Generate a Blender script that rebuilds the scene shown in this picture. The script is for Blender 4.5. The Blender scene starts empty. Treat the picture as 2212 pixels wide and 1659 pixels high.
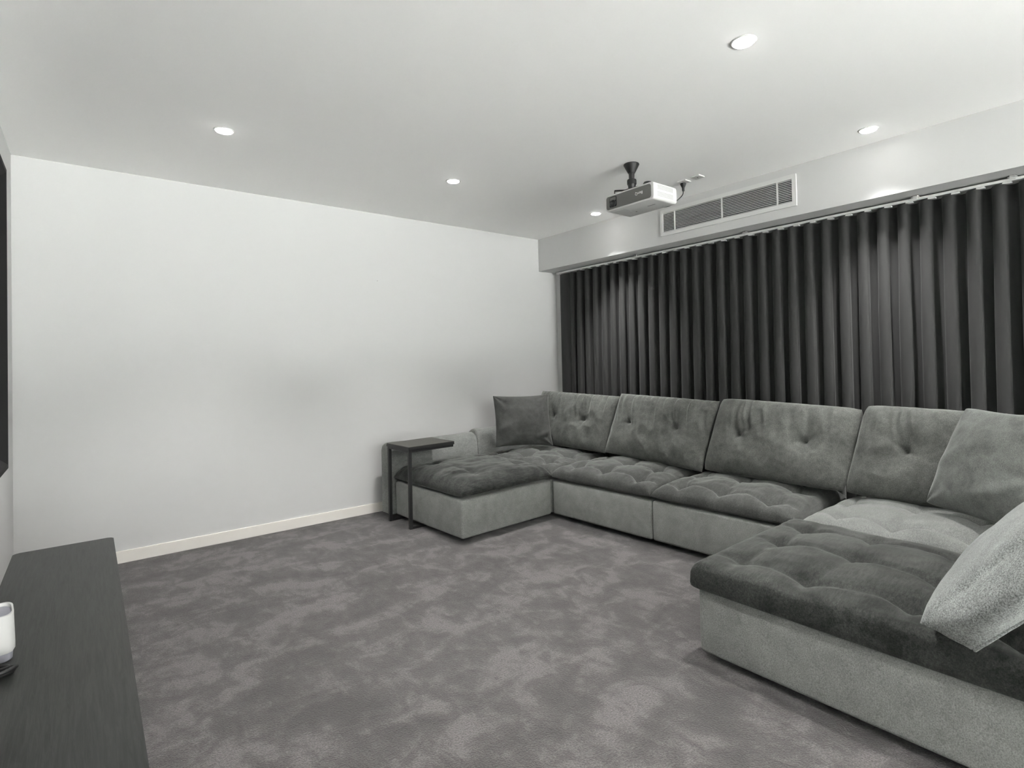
import bpy, bmesh, math, random
from mathutils import Vector, Matrix, noise
sc = bpy.context.scene
COL = sc.collection
PI = math.pi
random.seed(7)

# ------------------------------------------------------------------ camera
F_PX, CX, CY = 1174.564, 1131.222, 762.939
YAW, PITCH, ROLL, CAM_Z = 0.676289, 0.014716, -0.020873, 1.2533
fw = Vector((math.sin(YAW)*math.cos(PITCH), math.cos(YAW)*math.cos(PITCH), math.sin(PITCH)))
r0 = Vector((math.cos(YAW), -math.sin(YAW), 0)); u0 = r0.cross(fw)
rt = r0*math.cos(ROLL) + u0*math.sin(ROLL); up = u0*math.cos(ROLL) - r0*math.sin(ROLL)
cam_d = bpy.data.cameras.new('camera'); cam = bpy.data.objects.new('camera', cam_d); COL.objects.link(cam)
cam.matrix_world = Matrix(((rt.x, up.x, -fw.x, 0), (rt.y, up.y, -fw.y, 0), (rt.z, up.z, -fw.z, CAM_Z), (0, 0, 0, 1)))
cam_d.sensor_fit = 'HORIZONTAL'; cam_d.sensor_width = 36.0; cam_d.lens = 36.0*F_PX/2212
cam_d.shift_x = (1106-CX)/2212; cam_d.shift_y = (CY-829.5)/2212
cam_d.clip_start = 0.02; cam_d.clip_end = 60
sc.camera = cam

# ------------------------------------------------------------------ world, exposure
wd = bpy.data.worlds.new('world'); sc.world = wd; wd.use_nodes = True
bg = wd.node_tree.nodes['Background']; bg.inputs['Color'].default_value = (0.97, 0.985, 1.0, 1); bg.inputs['Strength'].default_value = 0.42
bounce_sun_d = bpy.data.lights.new('bounce_sun', 'SUN'); bounce_sun_d.energy = 28.0; bounce_sun_d.angle = math.radians(0.6); bounce_sun_d.color = (0.97, 0.99, 1.0)
bounce_sun = bpy.data.objects.new('bounce_sun', bounce_sun_d); COL.objects.link(bounce_sun); bounce_sun.rotation_euler = Vector((0.30, -0.42, -1.0)).to_track_quat('-Z', 'Y').to_euler()  # added to light the unseen paving, whose bounce brightens the ceiling
LAMP = 4.5             # radiance of a downlight's diffuser
SPOT_W = 22.0           # power of the downward beam of each downlight
sc.view_settings.view_transform = 'Standard'; sc.view_settings.look = 'None'
sc.view_settings.exposure = 3.12; sc.view_settings.gamma = 1.0; sc.view_settings.use_curve_mapping = False

# ------------------------------------------------------------------ materials
def mat(name, color, rough=0.5, metal=0.0, spec=0.5):
    m = bpy.data.materials.new(name); m.use_nodes = True
    b = m.node_tree.nodes['Principled BSDF']
    b.inputs['Base Color'].default_value = (*color, 1); b.inputs['Roughness'].default_value = rough
    b.inputs['Metallic'].default_value = metal; b.inputs['Specular IOR Level'].default_value = spec
    return m
def N(m, t): return m.node_tree.nodes.new(t)
def L(m, a, b): m.node_tree.links.new(a, b)
def coords(m, scale=(1, 1, 1), space='Object', rot=(0, 0, 0)):
    tc = N(m, 'ShaderNodeTexCoord'); mp = N(m, 'ShaderNodeMapping')
    mp.inputs['Scale'].default_value = scale; mp.inputs['Rotation'].default_value = rot
    L(m, tc.outputs[space], mp.inputs['Vector']); return mp.outputs['Vector']
def nz(m, vec, scale, detail=3, rough=0.55, dist=0.0):
    n = N(m, 'ShaderNodeTexNoise'); n.inputs['Scale'].default_value = scale; n.inputs['Detail'].default_value = detail
    n.inputs['Roughness'].default_value = rough; n.inputs['Distortion'].default_value = dist
    L(m, vec, n.inputs['Vector']); return n.outputs['Fac']
def ramp(m, fac, stops):
    r = N(m, 'ShaderNodeValToRGB'); e = r.color_ramp.elements
    while len(e) < len(stops): e.new(0.5)
    for q, (pos, c) in zip(e, stops): q.position = pos; q.color = (*c, 1)
    L(m, fac, r.inputs['Fac']); return r.outputs['Color']
def mix(m, a, b, fac, mode='MIX'):
    x = N(m, 'ShaderNodeMix'); x.data_type = 'RGBA'; x.blend_type = mode
    if isinstance(fac, float): x.inputs[0].default_value = fac
    else: L(m, fac, x.inputs[0])
    L(m, a, x.inputs[6]); L(m, b, x.inputs[7]); return x.outputs[2]
def bump(m, h, dist, strength=1.0, prev=None):
    b = N(m, 'ShaderNodeBump'); b.inputs['Distance'].default_value = dist; b.inputs['Strength'].default_value = strength
    L(m, h, b.inputs['Height'])
    if prev is not None: L(m, prev, b.inputs['Normal'])
    return b.outputs['Normal']
def P(m): return m.node_tree.nodes['Principled BSDF']

def paint(name, c, rough=0.6):
    m = mat(name, c, rough, spec=0.3)
    v = coords(m)
    L(m, bump(m, nz(m, v, 260, 2), 0.0006, 0.35), P(m).inputs['Normal'])
    k = ramp(m, nz(m, v, 1.3, 2), [(0.3, tuple(x*0.985 for x in c)), (0.7, c)])
    L(m, k, P(m).inputs['Base Color']); return m
M_WALL = paint('wall_paint', (0.57, 0.57, 0.562))
M_CEIL = paint('ceiling_paint', (0.94, 0.94, 0.922), 0.75)
M_SKIRT = paint('skirting_enamel', (0.74, 0.71, 0.66), 0.4)
M_WHITE = mat('white_powder_coat', (0.64, 0.64, 0.625), 0.4)
M_TRACK = mat('white_track_metal', (0.62, 0.62, 0.60), 0.35)
M_DARK = mat('dark_void', (0.012, 0.012, 0.012), 0.8)
M_BLACKMETAL = mat('black_powder_coat', (0.016, 0.016, 0.016), 0.42)
v = coords(M_BLACKMETAL); L(M_BLACKMETAL, bump(M_BLACKMETAL, nz(M_BLACKMETAL, v, 900, 2), 0.0003, 0.4), P(M_BLACKMETAL).inputs['Normal'])
M_BLACKPLASTIC = mat('black_plastic', (0.018, 0.018, 0.018), 0.4)
M_RUBBER = mat('black_rubber', (0.012, 0.012, 0.012), 0.55)
M_WHITEPLASTIC = mat('white_plastic', (0.60, 0.60, 0.585), 0.38)
M_ROUTER = mat('off_white_plastic', (0.50, 0.50, 0.485), 0.4)
M_GREYPLASTIC = mat('grey_plastic', (0.26, 0.26, 0.29), 0.4)
M_PANELGREY = mat('grey_front_panel', (0.14, 0.14, 0.13), 0.5)
M_PANELRIM = mat('pale_front_panel_end', (0.40, 0.40, 0.37), 0.4)
M_LENS = mat('lens_glass', (0.01, 0.01, 0.012), 0.06)
M_CHROME = mat('metal_ring', (0.45, 0.45, 0.45), 0.3, 1.0)
M_PRINT = mat('white_print', (0.85, 0.85, 0.83), 0.5)
M_PRINTGREY = mat('grey_print', (0.25, 0.25, 0.25), 0.5)
M_STEEL = mat('steel', (0.3, 0.3, 0.3), 0.4, 1.0)

def carpet_mat():
    m = mat('charcoal_pile_carpet', (0.1, 0.09, 0.09), 0.95, spec=0.1)
    v = coords(m); vs = coords(m, (1.0, 1.5, 1.0), rot=(0, 0, 0.6)); vd = coords(m, (1.9, 1.0, 1.0), rot=(0, 0, -0.35))
    big = nz(m, vs, 3.2, 6, 0.62, 0.6); mid = nz(m, vd, 7.5, 5, 0.65, 0.5); fine = nz(m, v, 420, 2, 0.7); tuft = nz(m, v, 150, 3, 0.7)
    a = N(m, 'ShaderNodeMath'); a.operation = 'MULTIPLY_ADD'; L(m, big, a.inputs[0]); a.inputs[1].default_value = 0.62
    b = N(m, 'ShaderNodeMath'); b.operation = 'MULTIPLY'; L(m, mid, b.inputs[0]); b.inputs[1].default_value = 0.38
    L(m, b.outputs[0], a.inputs[2])
    c1 = ramp(m, a.outputs[0], [(0.40, (0.031, 0.026, 0.0255)), (0.495, (0.055, 0.048, 0.0465)), (0.57, (0.108, 0.097, 0.095))])
    c2 = ramp(m, fine, [(0.30, (0.35, 0.35, 0.35)), (0.70, (1.65, 1.65, 1.65))])
    c3 = ramp(m, tuft, [(0.32, (0.30, 0.30, 0.30)), (0.68, (1.70, 1.70, 1.70))])
    c = mix(m, mix(m, c1, c2, 0.8, 'MULTIPLY'), c3, 0.8, 'MULTIPLY')
    L(m, c, P(m).inputs['Base Color'])
    n1 = bump(m, a.outputs[0], 0.02, 0.5); L(m, bump(m, tuft, 0.006, 0.9, bump(m, fine, 0.003, 0.8, n1)), P(m).inputs['Normal'])
    P(m).inputs['Sheen Weight'].default_value = 0.25; P(m).inputs['Sheen Roughness'].default_value = 0.6
    return m
M_CARPET = carpet_mat()

def fabric(name, c, streak=(9, 48, 48), contrast=0.34, weave=1.0, sheen=0.35):
    m = mat(name, c, 0.9, spec=0.15)
    v = coords(m); st = coords(m, streak)
    n1 = nz(m, v, 6.5, 6, 0.68, 0.5); n2 = nz(m, st, 1.9, 7, 0.75, 0.3); n3 = nz(m, v, 260, 3, 0.7)
    lo = lambda k: tuple(1-k for _ in range(3)); hi = lambda k: tuple(1+k for _ in range(3))
    base = N(m, 'ShaderNodeRGB'); base.outputs[0].default_value = (*c, 1)
    a = ramp(m, n1, [(0.34, lo(contrast*0.8)), (0.66, hi(contrast*0.8))]); b = ramp(m, n2, [(0.30, lo(contrast)), (0.70, hi(contrast))])
    d = ramp(m, n3, [(0.3, lo(0.42*weave)), (0.7, hi(0.42*weave))])
    k = mix(m, mix(m, mix(m, base.outputs[0], a, 1.0, 'MULTIPLY'), b, 1.0, 'MULTIPLY'), d, 1.0, 'MULTIPLY')
    L(m, k, P(m).inputs['Base Color'])
    L(m, bump(m, n3, 0.0012, 0.6*weave, bump(m, n2, 0.004, 0.25)), P(m).inputs['Normal'])
    P(m).inputs['Sheen Weight'].default_value = sheen; P(m).inputs['Sheen Roughness'].default_value = 0.35
    P(m).inputs['Sheen Tint'].default_value = (0.9, 0.92, 0.88, 1)
    return m
M_BASE = fabric('grey_base_upholstery', (0.230, 0.236, 0.225), (6, 6, 6), 0.12, 0.9, 0.2)  # paler copy of the sofa fabric, lit look of its fronts put into colour
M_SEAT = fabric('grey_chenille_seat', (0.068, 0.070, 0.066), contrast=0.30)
M_SEATDARK = fabric('grey_chenille_nap_shaded', (0.034, 0.0355, 0.033), (9, 60, 60), 0.60)  # same seat fabric, the shaded look of its nap put into the colour
M_SEATLIGHT = fabric('grey_chenille_nap_lit', (0.138, 0.142, 0.135), (10, 80, 80), 0.18)  # same seat fabric, the lit look of its nap put into the colour
M_BACK = fabric('grey_chenille_back', (0.100, 0.103, 0.096), (20, 14, 14), 0.22)
M_SCATDARK = fabric('dark_grey_velvet', (0.066, 0.068, 0.064), (6, 6, 6), 0.22, 0.6)
M_SCAT = fabric('mid_grey_velvet', (0.112, 0.117, 0.110), (6, 6, 6), 0.22, 0.8)
M_PALE = fabric('pale_grey_woven', (0.24, 0.25, 0.243), (10, 10, 10), 0.18, 1.6)
M_ARM = fabric('grey_chenille_arm', (0.20, 0.206, 0.196), (8, 20, 20), 0.16)
M_CURTAIN = mat('charcoal_blockout_curtain', (0.032, 0.032, 0.0315), 0.8, spec=0.25)
v = coords(M_CURTAIN); L(M_CURTAIN, bump(M_CURTAIN, nz(M_CURTAIN, v, 700, 2), 0.0006, 0.5), P(M_CURTAIN).inputs['Normal'])
P(M_CURTAIN).inputs['Sheen Weight'].default_value = 0.12; P(M_CURTAIN).inputs['Sheen Roughness'].default_value = 0.4
def wood(name, c, k=0.35, sp=0.4):
    m = mat(name, c, 0.42, spec=sp)
    v = coords(m, (60, 3.2, 60)); w = nz(m, v, 2.2, 5, 0.65, 0.7)
    L(m, ramp(m, w, [(0.3, tuple(x*(1-k) for x in c)), (0.7, tuple(x*(1+k) for x in c))]), P(m).inputs['Base Color'])
    L(m, bump(m, w, 0.0012, 0.6), P(m).inputs['Normal']); return m
M_WOOD = wood('black_stained_oak', (0.026, 0.027, 0.025), 0.45, 0.3)
M_TABLETOP = wood('grey_brown_wood', (0.045, 0.043, 0.037), 0.25, 0.2)
M_SCREEN = mat('dark_screen_fabric', (0.006, 0.0065, 0.008), 1.0, spec=0.0)
M_SCREENFRAME = mat('black_velvet_frame', (0.018, 0.018, 0.018), 0.8, spec=0.15)
M_LAMP = bpy.data.materials.new('lit_diffuser'); M_LAMP.use_nodes = True
nt = M_LAMP.node_tree; nt.nodes.clear(); e = nt.nodes.new('ShaderNodeEmission'); o = nt.nodes.new('ShaderNodeOutputMaterial')
e.inputs['Color'].default_value = (1.0, 0.985, 0.955, 1); e.inputs['Strength'].default_value = LAMP; nt.links.new(e.outputs[0], o.inputs[0])

# ------------------------------------------------------------------ helpers
def link(name, me, m=None, parent=None, smooth=False):
    o = bpy.data.objects.new(name, me); COL.objects.link(o)
    if m: me.materials.append(m)
    if parent: o.parent = parent
    if smooth:
        for p in me.polygons: p.use_smooth = True
    return o
def obj(name, bm, m, parent=None, smooth=False, angle=None):
    me = bpy.data.meshes.new(name); bm.normal_update(); bm.to_mesh(me); bm.free()
    o = link(name, me, m, parent, smooth or angle is not None)
    if angle is not None:
        me.set_sharp_from_angle(angle=math.radians(angle))
    return o
def tag(o, label, cat, group=None):
    o['label'] = label; o['category'] = cat
    if group: o['group'] = group
    return o
def struct(o): o['kind'] = 'structure'; return o
def empty(name, loc, rz, label, cat, group=None):
    o = bpy.data.objects.new(name, None); COL.objects.link(o); o.location = loc; o.rotation_euler = (0, 0, rz)
    o.empty_display_size = 0.1
    return tag(o, label, cat, group)
def box(bm, x0, x1, y0, y1, z0, z1, bev=0.0, seg=2):
    r = bmesh.ops.create_cube(bm, size=1.0); vs = r['verts']
    for w in vs: w.co = Vector(((x0+x1)/2+w.co.x*(x1-x0), (y0+y1)/2+w.co.y*(y1-y0), (z0+z1)/2+w.co.z*(z1-z0)))
    if bev > 0:
        es = list({e for w in vs for e in w.link_edges})
        bmesh.ops.bevel(bm, geom=es, offset=bev, segments=seg, profile=0.5, affect='EDGES')
    return bm
def B(*a, **k): return box(bmesh.new(), *a, **k)
def lathe(prof, seg=32, axis='Z', c=(0, 0, 0)):
    bm = bmesh.new(); rings = []
    for r, z in prof:
        rg = []
        for i in range(seg):
            a = 2*PI*i/seg; q = (r*math.cos(a), r*math.sin(a), z)
            if axis == 'X': q = (q[2], q[0], q[1])
            rg.append(bm.verts.new((q[0]+c[0], q[1]+c[1], q[2]+c[2])))
        rings.append(rg)
    for a, b in zip(rings, rings[1:]):
        for i in range(seg): bm.faces.new((a[i], a[(i+1) % seg], b[(i+1) % seg], b[i]))
    if prof[0][0] > 1e-6: bm.faces.new(list(reversed(rings[0])))
    if prof[-1][0] > 1e-6: bm.faces.new(rings[-1])
    bmesh.ops.remove_doubles(bm, verts=bm.verts, dist=1e-6); bmesh.ops.recalc_face_normals(bm, faces=bm.faces)
    return bm
def tube(bm, pts, r, seg=10, cap=True):
    pts = [Vector(p) for p in pts]; rings = []; n = None
    for i, p in enumerate(pts):
        t = (pts[min(i+1, len(pts)-1)] - pts[max(i-1, 0)]).normalized()
        if n is None: n = t.orthogonal().normalized()
        n = (n - t*n.dot(t)).normalized(); b = t.cross(n)
        rings.append([bm.verts.new(p + (n*math.cos(2*PI*k/seg) + b*math.sin(2*PI*k/seg))*r) for k in range(seg)])
    for a, c in zip(rings, rings[1:]):
        for k in range(seg): bm.faces.new((a[k], a[(k+1) % seg], c[(k+1) % seg], c[k]))
    if cap: bm.faces.new(list(reversed(rings[0]))); bm.faces.new(rings[-1])
    return bm
def spline(pts, n=8):
    pts = [Vector(p) for p in pts]; q = [pts[0]*2-pts[1]] + pts + [pts[-1]*2-pts[-2]]; out = []
    for i in range(1, len(q)-2):
        for k in range(n):
            t = k/n; a, b, c, d = q[i-1:i+3]
            out.append(0.5*((2*b)+(c-a)*t+(2*a-5*b+4*c-d)*t*t+(3*b-a-3*c+d)*t**3))
    out.append(pts[-1]); return out
def fbm(x, y, z, sc_, oct_=3):
    s = 0; a = 1.0; f = sc_
    for _ in range(oct_): s += a*noise.noise(Vector((x*f, y*f, z*f))); a *= 0.5; f *= 2.03
    return s
def seg_d(px, py, a, b):
    ax, ay = a; bx, by = b; dx, dy = bx-ax, by-ay; l2 = dx*dx+dy*dy+1e-12
    t = max(0, min(1, ((px-ax)*dx+(py-ay)*dy)/l2)); return math.hypot(px-ax-t*dx, py-ay-t*dy), t

def pillow(corners, tf, tb, n=70, a=2.4, b=0.55, pinch=0.05, disp=None, dense=1.0, seed=0, sag=None, round_c=0.0, crown=0.0):
    """Closed cushion on the bilinear patch of its four seam corners BL, BR, TR, TL; front swells tf, back tb."""
    BL, BR, TR, TL = [Vector(c) for c in corners]
    nrm = (BR-BL+TR-TL).cross(TL-BL+TR-BR).normalized()
    W = ((BR-BL).length+(TR-TL).length)/2; H = ((TL-BL).length+(TR-BR).length)/2
    bm = bmesh.new()
    def rm(k): q = 2*k/n-1; return (1-dense)*q+dense*math.sin(q*PI/2)
    def pt(s, t):
        s2 = s*(1-pinch*(1-t*t)*abs(s)**2); t2 = t*(1-pinch*(1-s*s)*abs(t)**2)
        if round_c:
            k = round_c*(abs(s)*abs(t))**6; s2 *= 1-k; t2 *= 1-k
        u, v_ = (s2+1)/2, (t2+1)/2
        p = (BL*(1-u)+BR*u)*(1-v_)+(TL*(1-u)+TR*u)*v_
        if sag: p += sag(s, t)
        return p
    front, back = {}, {}
    for j in range(n+1):
        for i in range(n+1):
            s, t = rm(i), rm(j); f = (max(0, 1-abs(s)**a)*max(0, 1-abs(t)**a))**b; p = pt(s, t)
            edge = i in (0, n) or j in (0, n)
            if edge:
                w = 0.0025*fbm(p.x, p.y, p.z, 14); vtx = bm.verts.new(p+nrm*w); front[i, j] = back[i, j] = vtx; continue
            d = disp(s*W/2, t*H/2, s, t, f, W, H) if disp else 0.0
            front[i, j] = bm.verts.new(p+nrm*(tf*f+crown*(1-s*s)*(1-t*t)+d*min(1, f*1.6)))
            back[i, j] = bm.verts.new(p-nrm*tb*f)
    for j in range(n):
        for i in range(n):
            bm.faces.new((front[i, j], front[i+1, j], front[i+1, j+1], front[i, j+1]))
            bm.faces.new((back[i, j], back[i, j+1], back[i+1, j+1], back[i+1, j]))
    return bm

def seat_disp(cols, rows, seed, depth=0.034, crease=0.016, wr=0.006, jitter=0.06):
    rnd = random.Random(seed)
    pts = {}
    for i in range(cols):
        for j in range(rows):
            pts[i, j] = ((i+0.5)/cols*2-1+rnd.uniform(-jitter, jitter), (j+0.5)/rows*2-1+rnd.uniform(-jitter, jitter))
    def d(x, y, s, t, f, W, H):
        wob = 0.02*fbm(x, y, seed*3.1, 7, 2); wob2 = 0.02*fbm(x+9, y, seed*3.1, 7, 2)
        h = wr*fbm(x, y, seed*1.7, 8, 4)+0.6*wr*(1-abs(fbm(x*0.7, y*2.2, seed*2.3, 9, 2)))*0.8
        X, Y = x+wob, y+wob2; c = 0.0
        for (i, j), (ps, pt_) in pts.items():
            px, py = ps*W/2, pt_*H/2; r = math.hypot(x-px, y-py)
            h -= depth*math.exp(-(r/0.045)**2)+depth*0.55*math.exp(-(r/0.13)**2)
            for di, dj in ((1, 0), (0, 1)):
                q = pts.get((i+di, j+dj))
                if q:
                    dd, tt = seg_d(X, Y, (px, py), (q[0]*W/2, q[1]*H/2))
                    c = max(c, math.exp(-(dd/0.016)**2)*(0.35+0.65*abs(2*tt-1)**1.0))
            if j == 0: dd, tt = seg_d(X, Y, (px, py), (px*1.02, -H/2)); c = max(c, math.exp(-(dd/0.02)**2)*(1-tt)*0.8)
            if j == rows-1: dd, tt = seg_d(X, Y, (px, py), (px*1.02, H/2)); c = max(c, math.exp(-(dd/0.02)**2)*(1-tt)*0.8)
            if i == 0: dd, tt = seg_d(X, Y, (px, py), (-W/2, py)); c = max(c, math.exp(-(dd/0.02)**2)*(1-tt)*0.8)
            if i == cols-1: dd, tt = seg_d(X, Y, (px, py), (W/2, py)); c = max(c, math.exp(-(dd/0.02)**2)*(1-tt)*0.8)
        return h-crease*c
    return d
def back_disp(buttons, seed, folds=0.012, fold_freq=21, wr=0.006, slant=0.5):
    rnd = random.Random(seed); rays = []
    for bs, bt in buttons:
        for k in range(8): rays.append((bs, bt, rnd.uniform(0, 2*PI), rnd.uniform(0.10, 0.24), rnd.uniform(-0.8, 1.0)))
    def d(x, y, s, t, f, W, H):
        h = wr*fbm(x, y, seed*2.9, 5, 3)
        top = max(0, (t+0.15)/1.15)
        env = top**0.8*(0.55+0.6*noise.noise(Vector((x*3.2, seed*5.0, 0))))
        ph = (x+slant*0.35*y+0.02*fbm(x, y, seed, 4, 2))
        g = noise.noise(Vector((ph*fold_freq, y*1.6, seed*7.7)))
        h += folds*max(0, env)*(1-2*abs(g))
        h += 0.4*folds*(1-2*abs(noise.noise(Vector((x*9+y*4, y*5-x*3, seed*4.4)))))*0.6
        for bs, bt in buttons:
            r = math.hypot(x-bs*W/2, y-bt*H/2); h -= 0.026*math.exp(-(r/0.022)**2)+0.026*math.exp(-(r/0.10)**2)
        for bs, bt, an, ln, am in rays:
            bx, by = bs*W/2, bt*H/2
            dd, tt = seg_d(x, y, (bx, by), (bx+ln*math.cos(an), by+ln*math.sin(an))); h -= 0.007*am*math.exp(-(dd/(0.008+0.014*tt))**2)*(1-tt)
        return h
    return d
def scat_disp(seed, wr=0.010, folds=()):
    def d(x, y, s, t, f, W, H):
        h = wr*fbm(x, y, seed*3.3, 4.5, 4)
        for (x0, y0, x1, y1, amp, w) in folds:
            dd, tt = seg_d(x+0.012*fbm(x, y, seed, 8, 2), y, (x0*W/2, y0*H/2), (x1*W/2, y1*H/2)); h += amp*math.exp(-(dd/w)**2)*(1-tt*0.7)
        for cs in (-1, 1):
            for ct in (-1, 1):
                r = math.hypot(s-cs, t-ct); an = math.atan2(t-ct, s-cs)
                h += 0.008*math.sin(an*9+seed)*math.exp(-(r/0.45)**2)
        return h
    return d

# ------------------------------------------------------------------ the room
XL, YB, XB, ZB, XR, YF, HC = -0.3486, 4.4153, 3.7735, 2.2081, 4.022, -5.2, 2.55
T = 0.12
struct(obj('floor', B(XL-T, XR+T, YF-T, YB+T, -0.1, 0.0), M_CARPET))
struct(obj('ceiling', B(XL-T, XR+T, YF-T, YB+T, HC, HC+0.1), M_CEIL))
struct(obj('wall_left', B(XL-T, XL, YF-T, YB+T, 0, HC), M_WALL))
struct(obj('wall_back', B(XL, XR, YB, YB+T, 0, HC), M_WALL))
bm = B(XR, XR+T, -1.9, YB+T, 0, HC); box(bm, XR, XR+T, YF-T, -1.9, ZB, HC)
struct(obj('wall_right', bm, M_WALL))
struct(obj('wall_bulkhead', B(XB, XR, YF, YB, ZB, HC), M_WALL))
# behind the camera: unglazed opening, added across the room's end to let fill light in
bm = bmesh.new(); box(bm, XL-10, XR+14, YF-16, YF-T-0.001, -0.12, -0.02); box(bm, XR+T+0.001, XR+14, YF-T-0.001, 9, -0.12, -0.02)
struct(obj('bounce_terrace', bm, mat('bounce_paving', (0.55, 0.55, 0.53), 0.8)))      # unseen paving, added to bounce sunlight up to the ceiling
wf = struct(obj('fill_opening_1', bmesh.new(), M_WHITE))
for x0, x1, z0, z1 in ((XL, XL+0.05, 0, HC), (XR-0.05, XR, 0, HC), (1.81, 1.86, 0.05, HC-0.05), (XL+0.05, XR-0.05, HC-0.05, HC), (XL+0.05, XR-0.05, 0.0, 0.05)):
    obj('fill_opening_frame', B(x0, x1, YF-0.09, YF-0.04, z0, z1), M_WHITE, wf)
struct(obj('baseboard_back', B(XL, XR, YB-0.012, YB, 0, 0.078, bev=0.002), M_SKIRT))
struct(obj('baseboard_left', B(XL, XL+0.012, YF, YB-0.012, 0, 0.078, bev=0.002), M_SKIRT))
struct(obj('baseboard_right', B(XR-0.012, XR, -1.9, YB-0.012, 0, 0.078, bev=0.002), M_SKIRT))

w2 = struct(obj('fill_opening_2', bmesh.new(), M_WHITE))  # second unglazed opening, unseen, added to let in more fill light
for y0, y1, z0, z1 in ((YF, YF+0.05, 0, ZB), (-1.95, -1.90, 0, ZB), (YF+0.05, -1.95, ZB-0.05, ZB), (YF+0.05, -1.95, 0.0, 0.05)):
    obj('fill_opening_frame', B(XR+0.04, XR+0.09, y0, y1, z0, z1), M_WHITE, w2)

# ------------------------------------------------------------------ downlights
def downlight(x, y, label):
    t = empty('downlight', (x, y, HC), 0, label, 'ceiling light', 'round recessed downlights')
    ld = bpy.data.lights.new('downlight_beam', 'SPOT'); ld.energy = SPOT_W; ld.spot_size = math.radians(87); ld.spot_blend = 1.0; ld.shadow_soft_size = 0.04
    ld.color = (1.0, 0.99, 0.975); lo_ = bpy.data.objects.new('downlight_beam', ld); COL.objects.link(lo_); lo_.parent = t; lo_.location = (0, 0, -0.055)
    obj('trim_ring', lathe([(0.036, 0.0), (0.040, -0.004), (0.050, -0.003), (0.0525, 0.0)], 36), M_WHITE, t, smooth=True)
    obj('diffuser', lathe([(0.041, -0.002), (0.040, -0.007), (0.030, -0.010), (0.015, -0.0115), (0.0, -0.012)], 28), M_LAMP, t, smooth=True)
downlight(0.592, 3.318, 'round white downlight lit on the ceiling nearest the left wall')
downlight(2.046, 3.312, 'round white downlight lit in mid ceiling, left of the projector')
downlight(3.525, 3.330, 'small lit round downlight beside the bulkhead, near the far corner behind the projector')
downlight(2.117, 1.149, 'largest lit round downlight on the ceiling, near the top edge of the photo')
downlight(3.531, 1.173, 'lit round downlight beside the bulkhead, right of the air vent')
downlight(0.600, 1.150, 'lit downlight above the black cabinet, unseen')  # this and the remaining downlights are unseen, added to brighten the room
downlight(0.600, -1.00, 'unseen added lit downlight behind the camera on the screen side')
downlight(2.060, -1.00, 'unseen added lit downlight behind the camera in mid ceiling')
downlight(3.530, -1.00, 'unseen added lit downlight behind the camera on the curtain side')

# ------------------------------------------------------------------ curtain and track
PITCH_C = 0.1135
def curtain_sheet():
    y_end, y_start = -1.86, 4.287
    n_per = 22; rows = 26; xc = 3.945; zt, zb = 2.169, 0.02
    y_ref = 4.019-0.02                               # left edge of the second fold
    tot = int((y_start-y_end)/PITCH_C*n_per)
    me_v, me_f = [], []
    for k in range(rows+1):
        w = k/rows; z = zt+(zb-zt)*w
        for i in range(tot+1):
            y = y_start-(y_start-y_end)*i/tot
            q = (y_ref-y)/PITCH_C
            idx = math.floor(q)
            rnd = noise.noise(Vector((idx*3.7, 1.3, 0)))
            ph = 2*PI*q+0.5*rnd*w
            amp = 0.036*(0.80+0.25*w)*(1+0.22*noise.noise(Vector((q*0.9, w*1.2, 4.0))))
            om = 0.015*(0.35+0.65*min(1, w*3))*(1+0.3*noise.noise(Vector((q*0.8, 7.0, w))))
            edge = min(1, max(0.12, (4.15-y)/0.12))   # the flat leading edge
            x = xc-amp*edge*math.sin(ph)+0.006*w*noise.noise(Vector((q*1.7, w*1.5, 9.0)))
            yy = y+om*edge*math.sin(2*ph)+0.004*w*noise.noise(Vector((q*2.0, w*2.0, 2.0)))
            if y > 4.25: x += 0.02*(y-4.25)/0.04
            me_v.append((x, yy, z))
    for k in range(rows):
        for i in range(tot):
            a = k*(tot+1)+i; me_f.append((a, a+1, a+tot+2, a+tot+1))
    me = bpy.data.meshes.new('curtain'); me.from_pydata(me_v, [], me_f); me.update()
    o = link('curtain', me, M_CURTAIN, None, True)
    s = o.modifiers.new('thickness', 'SOLIDIFY'); s.thickness = 0.0015
    return o
tag(curtain_sheet(), 'long charcoal wave-fold curtain hanging on the window wall behind the sofa', 'curtain')
tr = empty('curtain_track', (3.945, 2.0, 2.19), 0, 'slim white curtain track under the bulkhead, above the charcoal curtain', 'curtain track')
obj('rail', B(-0.016, 0.016, -4.9, 2.295, -0.010, 0.006, bev=0.002), M_TRACK, tr)
obj('end_cap', B(-0.019, 0.019, 2.295, 2.312, -0.014, 0.008, bev=0.003), M_WHITEPLASTIC, tr)
for y in (3.222, 2.163, 1.064, 0.618, -0.4):
    bk = bmesh.new(); box(bk, -0.028, 0.014, y-2.0-0.02, y-2.0+0.02, 0.0061, 0.0095); box(bk, -0.028, -0.022, y-2.0-0.012, y-2.0+0.012, -0.004, 0.018); box(bk, -0.028, 0.01, y-2.0-0.012, y-2.0+0.012, 0.0145, 0.018)
    obj('bracket', bk, M_TRACK, tr)
gl = None
for k in range(40):
    y = 3.99-PITCH_C*k
    if y < 0.2: break
    if gl is None: gl = obj('glider', B(-0.012, 0.012, -0.020, 0.020, -0.0200, -0.0101, bev=0.002, seg=1), M_WHITEPLASTIC, tr); g = gl
    else: g = gl.copy(); COL.objects.link(g); g.parent = tr
    g.location = (-0.004, y-2.0-0.055, 0)

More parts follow.
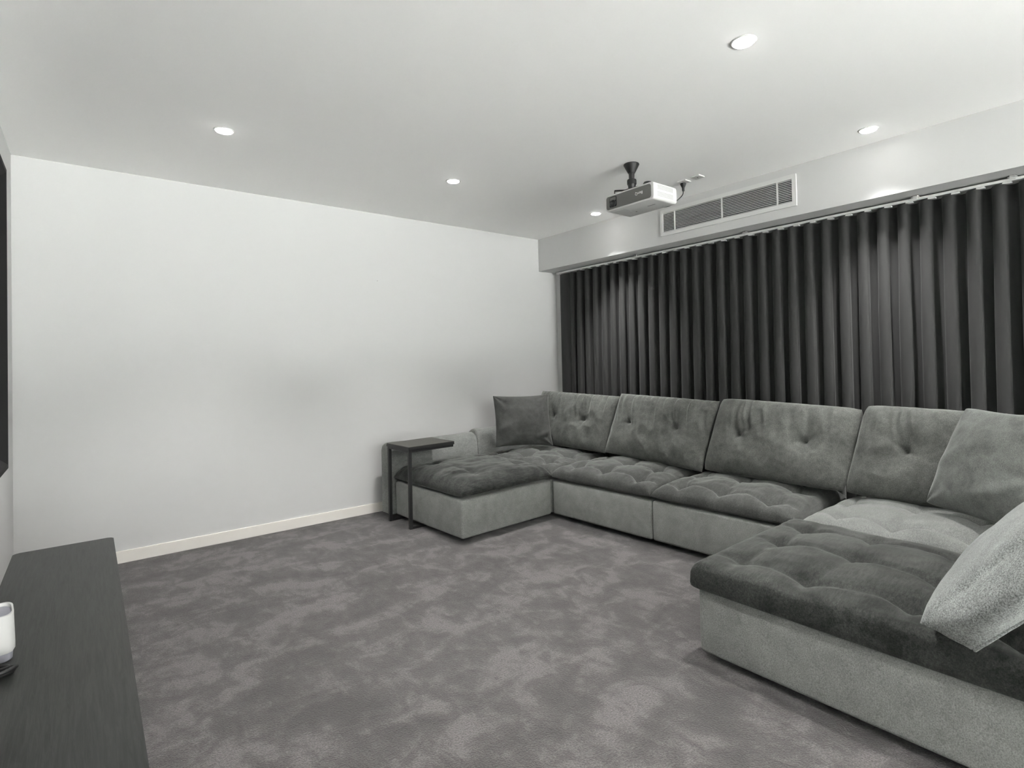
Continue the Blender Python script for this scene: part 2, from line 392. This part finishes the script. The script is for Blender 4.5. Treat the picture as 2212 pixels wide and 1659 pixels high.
# ------------------------------------------------------------------ air vent
vt = empty('air_vent', (XB, 2.258, 2.383), 0, 'long white rectangular louvred air vent on the bulkhead', 'air vent')
def frame_bm(hy, hz, iy, iz, x0, x1, bev):
    bm = bmesh.new()
    for (a0, a1, b0, b1) in ((-hy, hy, iz, hz), (-hy, hy, -hz, -iz), (-hy, -iy, -iz, iz), (iy, hy, -iz, iz)): box(bm, x0, x1, a0, a1, b0, b1)
    return bm
obj('frame', frame_bm(0.562, 0.109, 0.534, 0.078, -0.012, 0.0, 0), M_WHITE, vt)
obj('backing', B(-0.0012, 0.0, -0.534, 0.534, -0.078, 0.078), M_DARK, vt)
sl = None
for k in range(13):
    if sl is None:
        bm = B(-0.003, 0.003, -0.534, 0.534, -0.0016, 0.0016)
        bmesh.ops.rotate(bm, verts=bm.verts, cent=(0, 0, 0), matrix=Matrix.Rotation(math.radians(10), 3, 'Y'))
        sl = obj('slat', bm, M_WHITE, vt); s = sl
    else: s = sl.copy(); COL.objects.link(s); s.parent = vt
    s.location = (-0.0062, 0, -0.072+0.012*k)
for y in (2.678, 2.252, 1.826): obj('mullion', B(-0.0115, -0.0015, y-2.258-0.0045, y-2.258+0.0045, -0.078, 0.078), M_WHITE, vt)

# ------------------------------------------------------------------ projector and its ceiling mount
pm = empty('projector_mount', (2.835, 2.345, HC), 0, 'short black ceiling mount holding up the projector', 'mount')
obj('ceiling_flange', lathe([(0.050, 0.0), (0.052, -0.006), (0.049, -0.012), (0.023, -0.062), (0.0, -0.062)], 32), M_BLACKPLASTIC, pm, angle=35)
obj('pole', lathe([(0.019, -0.055), (0.019, -0.098), (0.0, -0.098)], 24), M_BLACKMETAL, pm, angle=35)
obj('collar', lathe([(0.016, -0.094), (0.016, -0.102), (0.028, -0.104), (0.031, -0.110), (0.031, -0.135), (0.026, -0.142), (0.024, -0.165), (0.0, -0.165)], 24), M_BLACKPLASTIC, pm, angle=35)
bm = bmesh.new(); tube(bm, [(0, 0, -0.160), (0, 0.06, -0.160), (-0.03, 0.125, -0.152)], 0.006, 8); tube(bm, [(-0.03, 0.125, -0.152), (-0.03, 0.125, -0.204)], 0.004, 8)
obj('arm', bm, M_BLACKMETAL, pm, smooth=True)
bm = bmesh.new(); tube(bm, [(0, 0, -0.160), (0.025, -0.112, -0.165)], 0.007, 8); tube(bm, [(0.025, -0.112, -0.165), (0.025, -0.112, -0.204)], 0.004, 8)
obj('arm', bm, M_BLACKMETAL, pm, smooth=True)
obj('knob', lathe([(0.0, -0.166), (0.026, -0.168), (0.032, -0.180), (0.032, -0.198), (0.0, -0.199)], 24, c=(0.025, -0.112, 0.022)), M_BLACKPLASTIC, pm, angle=35)
pj = empty('projector', (2.835, 2.275, 2.292), 0, 'white projector with grey front hanging from the ceiling mount', 'projector')
def rounded(x0, x1, y0, y1, z0, z1, ry, bev, n=5):
    """box whose x-running edges are rounded by ry, then softened all round"""
    bm = bmesh.new(); prof = []
    for cy, cz, a0 in ((y1-ry, z1-ry, 0), (y0+ry, z1-ry, 90), (y0+ry, z0+ry, 180), (y1-ry, z0+ry, 270)):
        for k in range(n+1): a = math.radians(a0+90*k/n); prof.append((cy+ry*math.cos(a), cz+ry*math.sin(a)))
    A = [bm.verts.new((x0, y, z)) for y, z in prof]; C = [bm.verts.new((x1, y, z)) for y, z in prof]
    m = len(prof); f0 = bm.faces.new(A); f1 = bm.faces.new(list(reversed(C)))
    for i in range(m): bm.faces.new((A[i], C[i], C[(i+1) % m], A[(i+1) % m]))
    bmesh.ops.recalc_face_normals(bm, faces=bm.faces)
    if bev: bmesh.ops.bevel(bm, geom=list(set(f0.edges) | set(f1.edges)), offset=bev, segments=3, profile=0.5, affect='EDGES')
    return bm
obj('body', rounded(-0.118, 0.115, -0.198, 0.198, -0.055, 0.053, 0.020, 0.006), M_WHITEPLASTIC, pj, angle=50)
fp = obj('front_panel', rounded(-0.1215, -0.117, -0.178, 0.189, -0.045, 0.042, 0.016, 0.0015), M_PANELGREY, pj, angle=50); fp['label'] = 'grey front panel'
bm = rounded(-0.1235, -0.1214, 0.100, 0.160, -0.033, 0.034, 0.008, 0.0008); lw = obj('lens_window', bm, M_LENS, fp, angle=50)
obj('lens', lathe([(0.024, 0.0), (0.024, -0.005), (0.019, -0.006), (0.016, -0.003), (0.0, -0.005)], 24, axis='X', c=(-0.1236, 0.128, -0.012)), M_BLACKPLASTIC, fp, smooth=True)
obj('window_cover', B(-0.1248, -0.1236, 0.104, 0.156, 0.008, 0.030, bev=0.0004), M_PANELGREY, fp)
def text(name, s, size, mtx, m, parent):
    cu = bpy.data.curves.new(name, 'FONT'); cu.body = s; cu.size = size; cu.extrude = 0.0003; cu.align_x = 'CENTER'; cu.align_y = 'CENTER'
    tmp = bpy.data.objects.new('tmp_text', cu); COL.objects.link(tmp); bpy.context.view_layer.update()
    me = bpy.data.meshes.new_from_object(tmp.evaluated_get(bpy.context.evaluated_depsgraph_get())); bpy.data.objects.remove(tmp); bpy.data.curves.remove(cu)
    me.transform(mtx); return link(name, me, m, parent)
# text faces -X and, the projector being hung upside down, is turned on its head
R_face = Matrix(((0, 0, -1, 0), (1, 0, 0, 0), (0, -1, 0, 0), (0, 0, 0, 1)))
text('logo', 'BenQ', 0.026, Matrix.Translation((-0.1219, -0.085, 0.004)) @ R_face, M_PRINT, fp)
for z0, z1 in ((-0.038, -0.002), (0.006, 0.040)):
    gr = obj('side_grille', B(-0.085, 0.075, -0.1990, -0.1975, z0, z1, bev=0.0005), M_WHITEPLASTIC, pj)
    bm = bmesh.new()
    for k in range(20):
        for q in range(4): box(bm, -0.080+k*0.0078, -0.0765+k*0.0078, -0.1996, -0.1989, z0+0.004+q*(z1-z0-0.008)/3.6, z0+0.008+q*(z1-z0-0.008)/3.6)
    o = obj('grille_holes', bm, M_PRINTGREY, gr); o['kind'] = 'stuff'
obj('rear_panel', rounded(0.114, 0.132, -0.186, 0.186, -0.048, 0.046, 0.018, 0.004), M_WHITEPLASTIC, pj, angle=50)
obj('underside_hatch', B(-0.09, -0.02, 0.06, 0.16, -0.0565, -0.0548, bev=0.0006), M_WHITEPLASTIC, pj)
obj('printed_mark', B(-0.01, 0.0, -0.12, -0.06, -0.0556, -0.0549), M_PRINTGREY, pj)
for x, y in ((0.02, 0.10), (0.03, 0.06)): obj('button', lathe([(0.0, -0.057), (0.006, -0.0568), (0.006, -0.0548)], 12, c=(x, y, 0)), M_PRINTGREY, pj)

# ceiling plates, plug and cord
def plate(x, y, label, cat, gpo):
    t = empty('ceiling_plate', (x, y, HC), 0, label, cat)
    obj('plate', B(-0.036, 0.036, -0.036, 0.036, -0.009, 0.0, bev=0.003), M_WHITEPLASTIC, t)
    if gpo:
        obj('rocker_switch', B(-0.026, -0.012, 0.006, 0.024, -0.012, -0.0085, bev=0.001), M_WHITEPLASTIC, t)
    else:
        obj('socket_hole', lathe([(0.0, -0.0095), (0.005, -0.0095), (0.005, -0.0085)], 14), M_DARK, t)
plate(3.425, 2.345, 'square white ceiling power outlet with a black plug, right of the projector', 'outlet', True)
plate(3.415, 2.225, 'square white ceiling socket plate with a dark hole, above the air vent', 'outlet', False)
pc = empty('power_cord', (3.435, 2.360, HC-0.010), 0, 'black plug and cord hanging from the ceiling outlet to the projector', 'cord')
obj('plug', lathe([(0.021, -0.001), (0.022, -0.008), (0.015, -0.024), (0.010, -0.034), (0.009, -0.058), (0.0, -0.058)], 20), M_RUBBER, pc, angle=40)
obj('cord', tube(bmesh.new(), spline([(0, 0, -0.055), (-0.004, 0.005, -0.085), (-0.05, 0.01, -0.125), (-0.20, -0.02, -0.205), (-0.36, -0.03, -0.245), (-0.467, -0.06, -0.252)], 6), 0.0035, 8), M_RUBBER, pc, smooth=True)

# ------------------------------------------------------------------ sectional sofa
TH = math.radians(3.6)
sofa = empty('sectional_sofa', (2.88, 3.27, 0), TH, 'large grey U-shaped sectional sofa with tufted seats in front of the curtain', 'sofa')
Minv = Matrix.Translation((-2.88, -3.27, 0)); Minv = Matrix.Rotation(-TH, 4, 'Z') @ Minv
def W2L(p): return Minv @ Vector(p)
ZS0, ZS1 = 0.035, 0.302
def base_box(x0, x1, y0, y1, parent=sofa, M=None, name='base', z1=ZS1):
    bm = B(x0, x1, y0, y1, ZS0, z1, bev=0.018, seg=3)
    if M: bmesh.ops.transform(bm, matrix=M, verts=bm.verts)
    o = obj(name, bm, M_BASE, parent, angle=40)
    for fx in (x0+0.12, x1-0.12):
        for fy in (y0+0.12, y1-0.12):
            fb = B(fx-0.03, fx+0.03, fy-0.03, fy+0.03, 0.0, ZS0+0.002)
            if M: bmesh.ops.transform(fb, matrix=M, verts=fb.verts)
            obj('foot', fb, M_RUBBER, o)['label'] = 'black foot'
    return o
base_box(0.0, 0.84, -0.938, -0.004); base_box(0.0, 0.84, -1.872, -0.944)
base_box(0.0, 0.84, 0.004, 0.905)
base_box(-0.885, -0.012, -0.012, 0.905)
MN = Minv @ Matrix.Translation((1.975, 1.336, 0)) @ Matrix.Rotation(math.radians(1.2), 4, 'Z')     # the near chaise end
base_box(0.0, 0.895, -1.16, 0.0, M=MN); base_box(0.91, 1.84, -1.16, -0.004, M=MN)
def backrest(name, x0, x1, y0, y1, z1, M=None, bulge=0.0, bev=0.045):
    bm = B(x0, x1, y0, y1, ZS0, z1, bev=bev, seg=5)
    if M: bmesh.ops.transform(bm, matrix=M, verts=bm.verts)
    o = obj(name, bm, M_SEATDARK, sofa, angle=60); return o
def arm_bm(x0, x1, y0, y1, z0, z1, seed, inset=0.012):
    """upholstered arm: a soft long box, its top rounded and slightly uneven"""
    bm = bmesh.new(); n, prof = 30, []
    ry = (y1-y0)/2; m = 24
    for k in range(m+1):
        a = 2*PI*k/m
    pts = [(y0, z0), (y0-0.004, z0+(z1-z0)*0.35), (y0-0.008, z0+(z1-z0)*0.7), (y0, z1-0.06), (y0+0.018, z1-0.022), (y0+0.05, z1-0.004), ((y0+y1)/2, z1+0.004), (y1-0.05, z1-0.004), (y1-0.018, z1-0.022), (y1, z1-0.06), (y1, z0+(z1-z0)*0.4), (y1, z0)]
    rings = []
    for i in range(n+1):
        t = i/n; x = x0+(x1-x0)*(0.5-0.5*math.cos(PI*t)); e = min(t, 1-t)*2
        k = (1-(1-min(1, e*5))**2)
        rg = []
        for (y, z) in pts:
            yy = (y0+y1)/2+(y-(y0+y1)/2)*(0.90+0.10*k); zz = z0+(z-z0)*(0.975+0.025*k)
            zz += 0.006*fbm(x, yy, seed, 5, 2)*(z-z0); yy += 0.008*fbm(x, z, seed+3, 5, 2)
            rg.append(bm.verts.new((x, yy, zz)))
        rings.append(rg)
    q = len(pts)
    for a, b in zip(rings, rings[1:]):
        for i in range(q): bm.faces.new((a[i], b[i], b[(i+1) % q], a[(i+1) % q]))
    bm.faces.new(rings[0]); bm.faces.new(list(reversed(rings[-1]))); bmesh.ops.recalc_face_normals(bm, faces=bm.faces)
    return bm
o = obj('backrest', arm_bm(-0.917, -0.030, 0.917, 1.075, ZS0, 0.604, 1), M_ARM, sofa, angle=50)
o = obj('backrest', arm_bm(-0.026, 0.84, 0.917, 1.075, ZS0, 0.632, 5), M_ARM, sofa, angle=50)
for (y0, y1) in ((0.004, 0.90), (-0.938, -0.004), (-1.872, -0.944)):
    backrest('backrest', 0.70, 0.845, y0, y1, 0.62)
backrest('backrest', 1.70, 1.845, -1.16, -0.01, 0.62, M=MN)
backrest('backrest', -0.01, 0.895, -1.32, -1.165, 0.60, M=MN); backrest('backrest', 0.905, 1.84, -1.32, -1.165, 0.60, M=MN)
def seat(x0, x1, y0, y1, m, disp, M=None, zs=0.335, top=0.095, a=7, b=0.42, n=84, sag=None, pinch=0.012, rc=0.0, crown=0.0):
    c = [(x0, y0, zs), (x1, y0, zs), (x1, y1, zs), (x0, y1, zs)]
    bm = pillow(c, top, 0.03, n=n, a=a, b=b, pinch=pinch, disp=disp, dense=0.75, sag=sag, round_c=rc, crown=crown)
    if M: bmesh.ops.transform(bm, matrix=M, verts=bm.verts)
    return obj('seat_cushion', bm, m, sofa, smooth=True)
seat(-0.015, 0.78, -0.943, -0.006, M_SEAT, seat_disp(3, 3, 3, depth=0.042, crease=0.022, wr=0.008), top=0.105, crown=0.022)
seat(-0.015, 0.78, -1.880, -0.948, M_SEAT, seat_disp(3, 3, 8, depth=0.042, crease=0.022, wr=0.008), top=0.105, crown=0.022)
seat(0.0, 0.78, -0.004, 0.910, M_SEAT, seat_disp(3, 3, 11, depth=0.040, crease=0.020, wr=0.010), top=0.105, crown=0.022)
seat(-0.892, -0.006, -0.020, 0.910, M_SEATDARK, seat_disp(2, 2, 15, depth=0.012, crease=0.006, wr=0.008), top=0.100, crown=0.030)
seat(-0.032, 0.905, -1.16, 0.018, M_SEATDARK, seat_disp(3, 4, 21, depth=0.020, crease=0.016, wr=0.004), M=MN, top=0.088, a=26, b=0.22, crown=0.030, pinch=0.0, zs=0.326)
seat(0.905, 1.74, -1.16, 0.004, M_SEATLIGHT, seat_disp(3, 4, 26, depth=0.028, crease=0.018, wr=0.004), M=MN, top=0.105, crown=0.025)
# back cushions: seam corners BL, BR, TR, TL seen from the front (world), then sofa space
def bcush(cs, disp, m=M_BACK, tf=0.085, tb=0.085, **k):
    return obj('back_cushion', pillow([W2L(c) for c in cs], tf, tb, n=124, a=3.2, b=0.5, pinch=0.012, disp=disp, dense=0.5, **k), m, sofa, smooth=True)
bcush([(3.42, 4.22, 0.452), (3.42, 3.182, 0.458), (3.62, 3.165, 0.928), (3.62, 4.21, 0.948)], back_disp([(-0.35, 0.0), (0.42, 0.0)], 31, folds=0.040))
bcush([(3.42, 3.190, 0.466), (3.42, 2.255, 0.434), (3.62, 2.220, 0.928), (3.62, 3.165, 0.954)], back_disp([(-0.55, 0.05), (0.42, 0.05)], 36, folds=0.044))
bcush([(3.42, 2.250, 0.448), (3.42, 1.310, 0.450), (3.62, 1.262, 0.928), (3.62, 2.205, 0.956)], back_disp([(-0.50, 0.0), (0.42, 0.02)], 43, folds=0.026), round_c=0.04)
bcush([(3.42, 1.322, 0.448), (3.42, 0.36, 0.45), (3.62, 0.32, 0.928), (3.62, 1.262, 0.954)], back_disp([(-0.42, 0.0), (0.45, 0.0)], 52, folds=0.034), round_c=0.04)

# ------------------------------------------------------------------ loose cushions
def loose(cs, tf, tb, m, disp, label, n=80, a=2.2, b=0.55, pinch=0.05, group=None, **k):
    c = sum((Vector(q) for q in cs), Vector())/4; zmin = min(q[2] for q in cs); c.z = zmin
    o = obj('scatter_cushion', pillow([Vector(q)-c for q in cs], tf, tb, n=n, a=a, b=b, pinch=pinch, disp=disp, dense=0.5, **k), m, None, smooth=True)
    o.location = c; tag(o, label, 'cushion', 'scatter cushions'); return o
loose([(2.890, 4.035, 0.477), (3.355, 3.775, 0.468), (3.365, 3.840, 0.938), (2.905, 4.085, 0.940)], 0.075, 0.075, M_SCATDARK,
      scat_disp(61, 0.008, ((-0.9, -0.35, -0.45, -0.1, 0.012, 0.03), (0.95, -0.45, 0.45, -0.65, 0.014, 0.025), (-0.5, -0.9, -0.3, -0.6, 0.01, 0.03))),
      'dark grey square scatter cushion standing in the far sofa corner')
loose([(3.30, 0.900, 0.490), (3.03, 0.470, 0.480), (3.23, 0.345, 0.960), (3.48, 0.760, 0.978)], 0.09, 0.08, M_SCAT,
      scat_disp(67, 0.009, ((0.9, -0.3, -0.1, -0.75, 0.016, 0.035), (-0.9, -0.2, 0.0, 0.35, 0.010, 0.04))),
      'mid grey square scatter cushion leaning on the nearest back cushion at the right edge', round_c=0.05)
def bolster():
    """thick boxed cushion lying back at the near end of the chaise: length along x, leaning towards -y"""
    Fb, Bb = Vector((1.885, 0.532, 0.466)), Vector((1.862, 0.402, 0.448))
    lean = Vector((0, -0.33, 0.40)); X = Vector((0.86, 0.03, 0.0))
    org = Bb.copy(); n = 26; bm = bmesh.new(); grid = {}
    def place(a, b, c):              # a along x, b back->front, c bottom->top, all -1..1
        # bulging box
        ba, bb_, bc = 1-a*a, 1-b*b, 1-c*c
        a2 = a*(1+0.20*bb_*bc); b2 = b*(1+(1.0 if b > 0 else 0.3)*ba**0.45*bc**0.45); c2 = c*(1+(0.16 if c > 0 else 0.0)*bb_*ba)
        p = org+X*(a2+1)/2+(Fb-Bb)*(b2+1)/2+lean*(c2+1)/2
        p += Vector((fbm(p.x, p.y, p.z, 6, 3), fbm(p.y+5, p.z, p.x, 6, 3), fbm(p.z+9, p.x, p.y, 6, 3)))*0.007*(1 if abs(a)+abs(b)+abs(c) < 2.9 else 0)
        return p
    def vert(a, b, c):
        k = (round(a, 4), round(b, 4), round(c, 4))
        if k not in grid: grid[k] = bm.verts.new(place(a, b, c))
        return grid[k]
    g = [math.sin((2*i/n-1)*PI/2) for i in range(n+1)]
    for ax in range(3):
        for sgn in (-1, 1):
            for i in range(n):
                for j in range(n):
                    q = []
                    for (u, w) in ((g[i], g[j]), (g[i+1], g[j]), (g[i+1], g[j+1]), (g[i], g[j+1])):
                        t = [u, w]; t.insert(ax, sgn); q.append(vert(*t))
                    bm.faces.new(q)
    bmesh.ops.recalc_face_normals(bm, faces=bm.faces)
    pip = [place(-1, -1, -1+2*k/24) for k in range(25)]
    pip2 = [place(-1+2*k/24, -1, -1) for k in range(25)]
    return bm, pip, pip2
bm, pip, pip2 = bolster(); c0 = Vector((2.29, 0.40, 0.44))
bmesh.ops.translate(bm, verts=bm.verts, vec=-c0)
bo = obj('scatter_cushion', bm, M_PALE, None, smooth=True); bo.location = c0
tag(bo, 'pale grey boxed cushion with piped seam lying on the near chaise at the right edge', 'cushion', 'scatter cushions')
pb = bmesh.new(); tube(pb, [p-c0 for p in pip], 0.005, 8); tube(pb, [p-c0 for p in pip2], 0.005, 8)
obj('piping', pb, M_PALE, bo, smooth=True)

# ------------------------------------------------------------------ side table
st = empty('side_table', (1.890, 3.930, 0), TH, 'C-shaped black metal side table with wood top over the far chaise', 'table')
def bar(x0, x1, y0, y1, z0, z1): return B(x0, x1, y0, y1, z0, z1, bev=0.002, seg=1)
tt = obj('tabletop', B(-0.016, 0.400, -0.170, 0.168, 0.598, 0.622, bev=0.002, seg=1), M_TABLETOP, st); tt['label'] = 'wood tabletop with black edge'
bm = bmesh.new()
for a in ((-0.017, 0.401, -0.171, -0.1675, 0.596, 0.6195), (-0.017, 0.401, 0.1655, 0.169, 0.596, 0.6195), (-0.017, -0.0135, -0.171, 0.169, 0.596, 0.6195), (0.3975, 0.401, -0.171, 0.169, 0.596, 0.6195)): box(bm, *a)
obj('edge_band', bm, M_BLACKMETAL, tt)
W_ = 0.0125
for y in (-0.156, 0.154):
    obj('leg', bar(-W_, W_, y-W_, y+W_, 0.0, 0.5955), M_BLACKMETAL, st)
    obj('foot_bar', bar(W_+0.0001, 0.360, y-W_, y+W_, 0.0, 0.020), M_BLACKMETAL, st)
    obj('support_bar', bar(W_+0.0001, 0.395, y-W_, y+W_, 0.578, 0.5955), M_BLACKMETAL, st)
for x in (0.0, 0.382): obj('cross_bar', bar(x-W_, x+W_, -0.1434, 0.1414, 0.578, 0.5955), M_BLACKMETAL, st)

# ------------------------------------------------------------------ cabinet, router, cable
ZC = 0.42
cb = empty('media_cabinet', (-0.10, 2.05, 0), 0, 'long low black wood-grain media cabinet along the left wall', 'cabinet')
bm = bmesh.new()
def rrect(bm, x0, x1, y0, y1, z0, z1, r, n=6):
    prof = []
    for cx, cy, a0 in ((x1-r, y1-r, 0), (x0+r, y1-r, 90), (x0+r, y0+r, 180), (x1-r, y0+r, 270)):
        for k in range(n+1): a = math.radians(a0+90*k/n); prof.append((cx+r*math.cos(a), cy+r*math.sin(a)))
    A = [bm.verts.new((x, y, z0)) for x, y in prof]; C = [bm.verts.new((x, y, z1)) for x, y in prof]; m = len(prof)
    bm.faces.new(list(reversed(A))); bm.faces.new(C)
    for i in range(m): bm.faces.new((A[i], A[(i+1) % m], C[(i+1) % m], C[i]))
    return C
C = rrect(bm, -0.172, 0.195, -1.30, 1.372, ZC-0.028, ZC, 0.022)
bmesh.ops.bevel(bm, geom=[e for e in bm.edges if all(abs(w.co.z-ZC) < 1e-5 for w in e.verts)], offset=0.003, segments=2, affect='EDGES')
obj('top_panel', bm, M_WOOD, cb, angle=40)
obj('carcass', B(-0.165, 0.172, -1.29, 1.362, 0.06, ZC-0.0281, bev=0.003), M_WOOD, cb)
for k in range(4):
    y0 = -1.285+k*0.661
    obj('door', B(0.1725, 0.190, y0+0.002, y0+0.659, 0.065, ZC-0.031, bev=0.002), M_WOOD, cb)
obj('plinth', B(-0.15, 0.15, -1.25, 1.32, 0.0, 0.0599), M_BLACKMETAL, cb)

rt_ = empty('router', (-0.232, 2.195, ZC), math.radians(8), 'white upright router with grey base on the black cabinet', 'router')
def loop(bm, hx, hy, z, r=0.02, n=6, tilt=0.0, cx=0, cy=0):
    out = []
    for sx, sy, a0 in ((1, 1, 0), (-1, 1, 90), (-1, -1, 180), (1, -1, 270)):
        for k in range(n+1):
            a = math.radians(a0+90*k/n); x = cx+sx*(hx-r)+r*math.cos(a); y = cy+sy*(hy-r)+r*math.sin(a); out.append(bm.verts.new((x, y, z+tilt*y)))
    return out
def skin(bm, loops, cap0=True, cap1=True):
    m = len(loops[0])
    for a, b in zip(loops, loops[1:]):
        for i in range(m): bm.faces.new((a[i], a[(i+1) % m], b[(i+1) % m], b[i]))
    if cap0: bm.faces.new(list(reversed(loops[0])))
    if cap1: bm.faces.new(loops[-1])
bm = bmesh.new(); skin(bm, [loop(bm, 0.052, 0.030, 0.0), loop(bm, 0.055, 0.033, 0.004), loop(bm, 0.056, 0.034, 0.024)])
obj('base', bm, M_GREYPLASTIC, rt_, angle=40)
bm = bmesh.new(); skin(bm, [loop(bm, 0.056, 0.034, 0.0241), loop(bm, 0.0605, 0.0385, 0.034), loop(bm, 0.0605, 0.0385, 0.05), loop(bm, 0.058, 0.034, 0.1420, tilt=0.30), loop(bm, 0.054, 0.030, 0.1420, tilt=0.30), loop(bm, 0.053, 0.029, 0.1330, tilt=0.30)])
obj('shell', bm, M_ROUTER, rt_, angle=40)
bm = bmesh.new(); skin(bm, [loop(bm, 0.0528, 0.0288, 0.1332, tilt=0.30), loop(bm, 0.0528, 0.0288, 0.1342, tilt=0.30)])
obj('top_grille', bm, M_GREYPLASTIC, rt_)
cp = []
for k in range(46):
    a = k*0.42; cp.append((-0.205+0.036*math.cos(a)+0.006*math.sin(a*0.37), 2.075+0.030*math.sin(a)+0.008*math.sin(a*0.23), ZC+0.006+0.00035*k+0.003*math.sin(a*0.5)))
cp += [(-0.25, 2.10, ZC+0.008), (-0.285, 2.14, ZC+0.006), (-0.30, 2.18, ZC+0.006)]
co = Vector((-0.205, 2.075, ZC))
cbl = obj('cable', tube(bmesh.new(), [p-co for p in spline(cp, 3)], 0.0055, 8), M_RUBBER, None, smooth=True); cbl.location = co
tag(cbl, 'coil of black cable lying on the cabinet beside the white router', 'cable')

# ------------------------------------------------------------------ projection screen on the left wall
ps = empty('projection_screen', (XL, 2.32, 1.52), 0, 'large dark wall-mounted screen with thick black frame on the left wall', 'screen')
HY, HZ = 1.275, 0.722; WF = 0.055
def bevelled_bar(axis, pos, half):
    """frame member whose inner edge slopes back to the screen"""
    bm = bmesh.new(); s = 1 if pos > 0 else -1; o_ = abs(pos)
    prof = [(0.0, o_), (0.048, o_), (0.050, o_-0.004), (0.050, o_-0.022), (0.022, o_-WF), (0.0, o_-WF)]
    A, C = [], []
    for (x, q) in prof:
        e_ = half-(o_-q)           # mitred ends
        for sg, lst in ((-1, A), (1, C)):
            lst.append(bm.verts.new((x, sg*e_, s*q) if axis == 'Y' else (x, s*q, sg*e_)))
    m = len(prof); bm.faces.new(A); bm.faces.new(list(reversed(C)))
    for i in range(m): bm.faces.new((A[i], A[(i+1) % m], C[(i+1) % m], C[i]))
    bmesh.ops.recalc_face_normals(bm, faces=bm.faces); return bm
for ax, ps_, hf in (('Y', HZ, HY), ('Y', -HZ, HY), ('Z', HY, HZ), ('Z', -HY, HZ)): obj('frame_bar', bevelled_bar(ax, ps_, hf), M_SCREENFRAME, ps)
obj('screen_surface', B(0.008, 0.018, -HY+0.03, HY-0.03, -HZ+0.03, HZ-0.03), M_SCREEN, ps)
ps.rotation_euler = (math.radians(-0.35), 0, 0)

# small nail in the back wall
tag(obj('nail', lathe([(0.0, 0.012), (0.003, 0.012), (0.003, 0.010), (0.0012, 0.0095), (0.0012, -0.001), (0.0, -0.001)], 10), M_STEEL), 'tiny dark nail in the middle of the bare white wall', 'nail')
nl = bpy.data.objects['nail']; nl.location = (1.943, YB, 1.968); nl.rotation_euler = (PI/2, 0, 0)
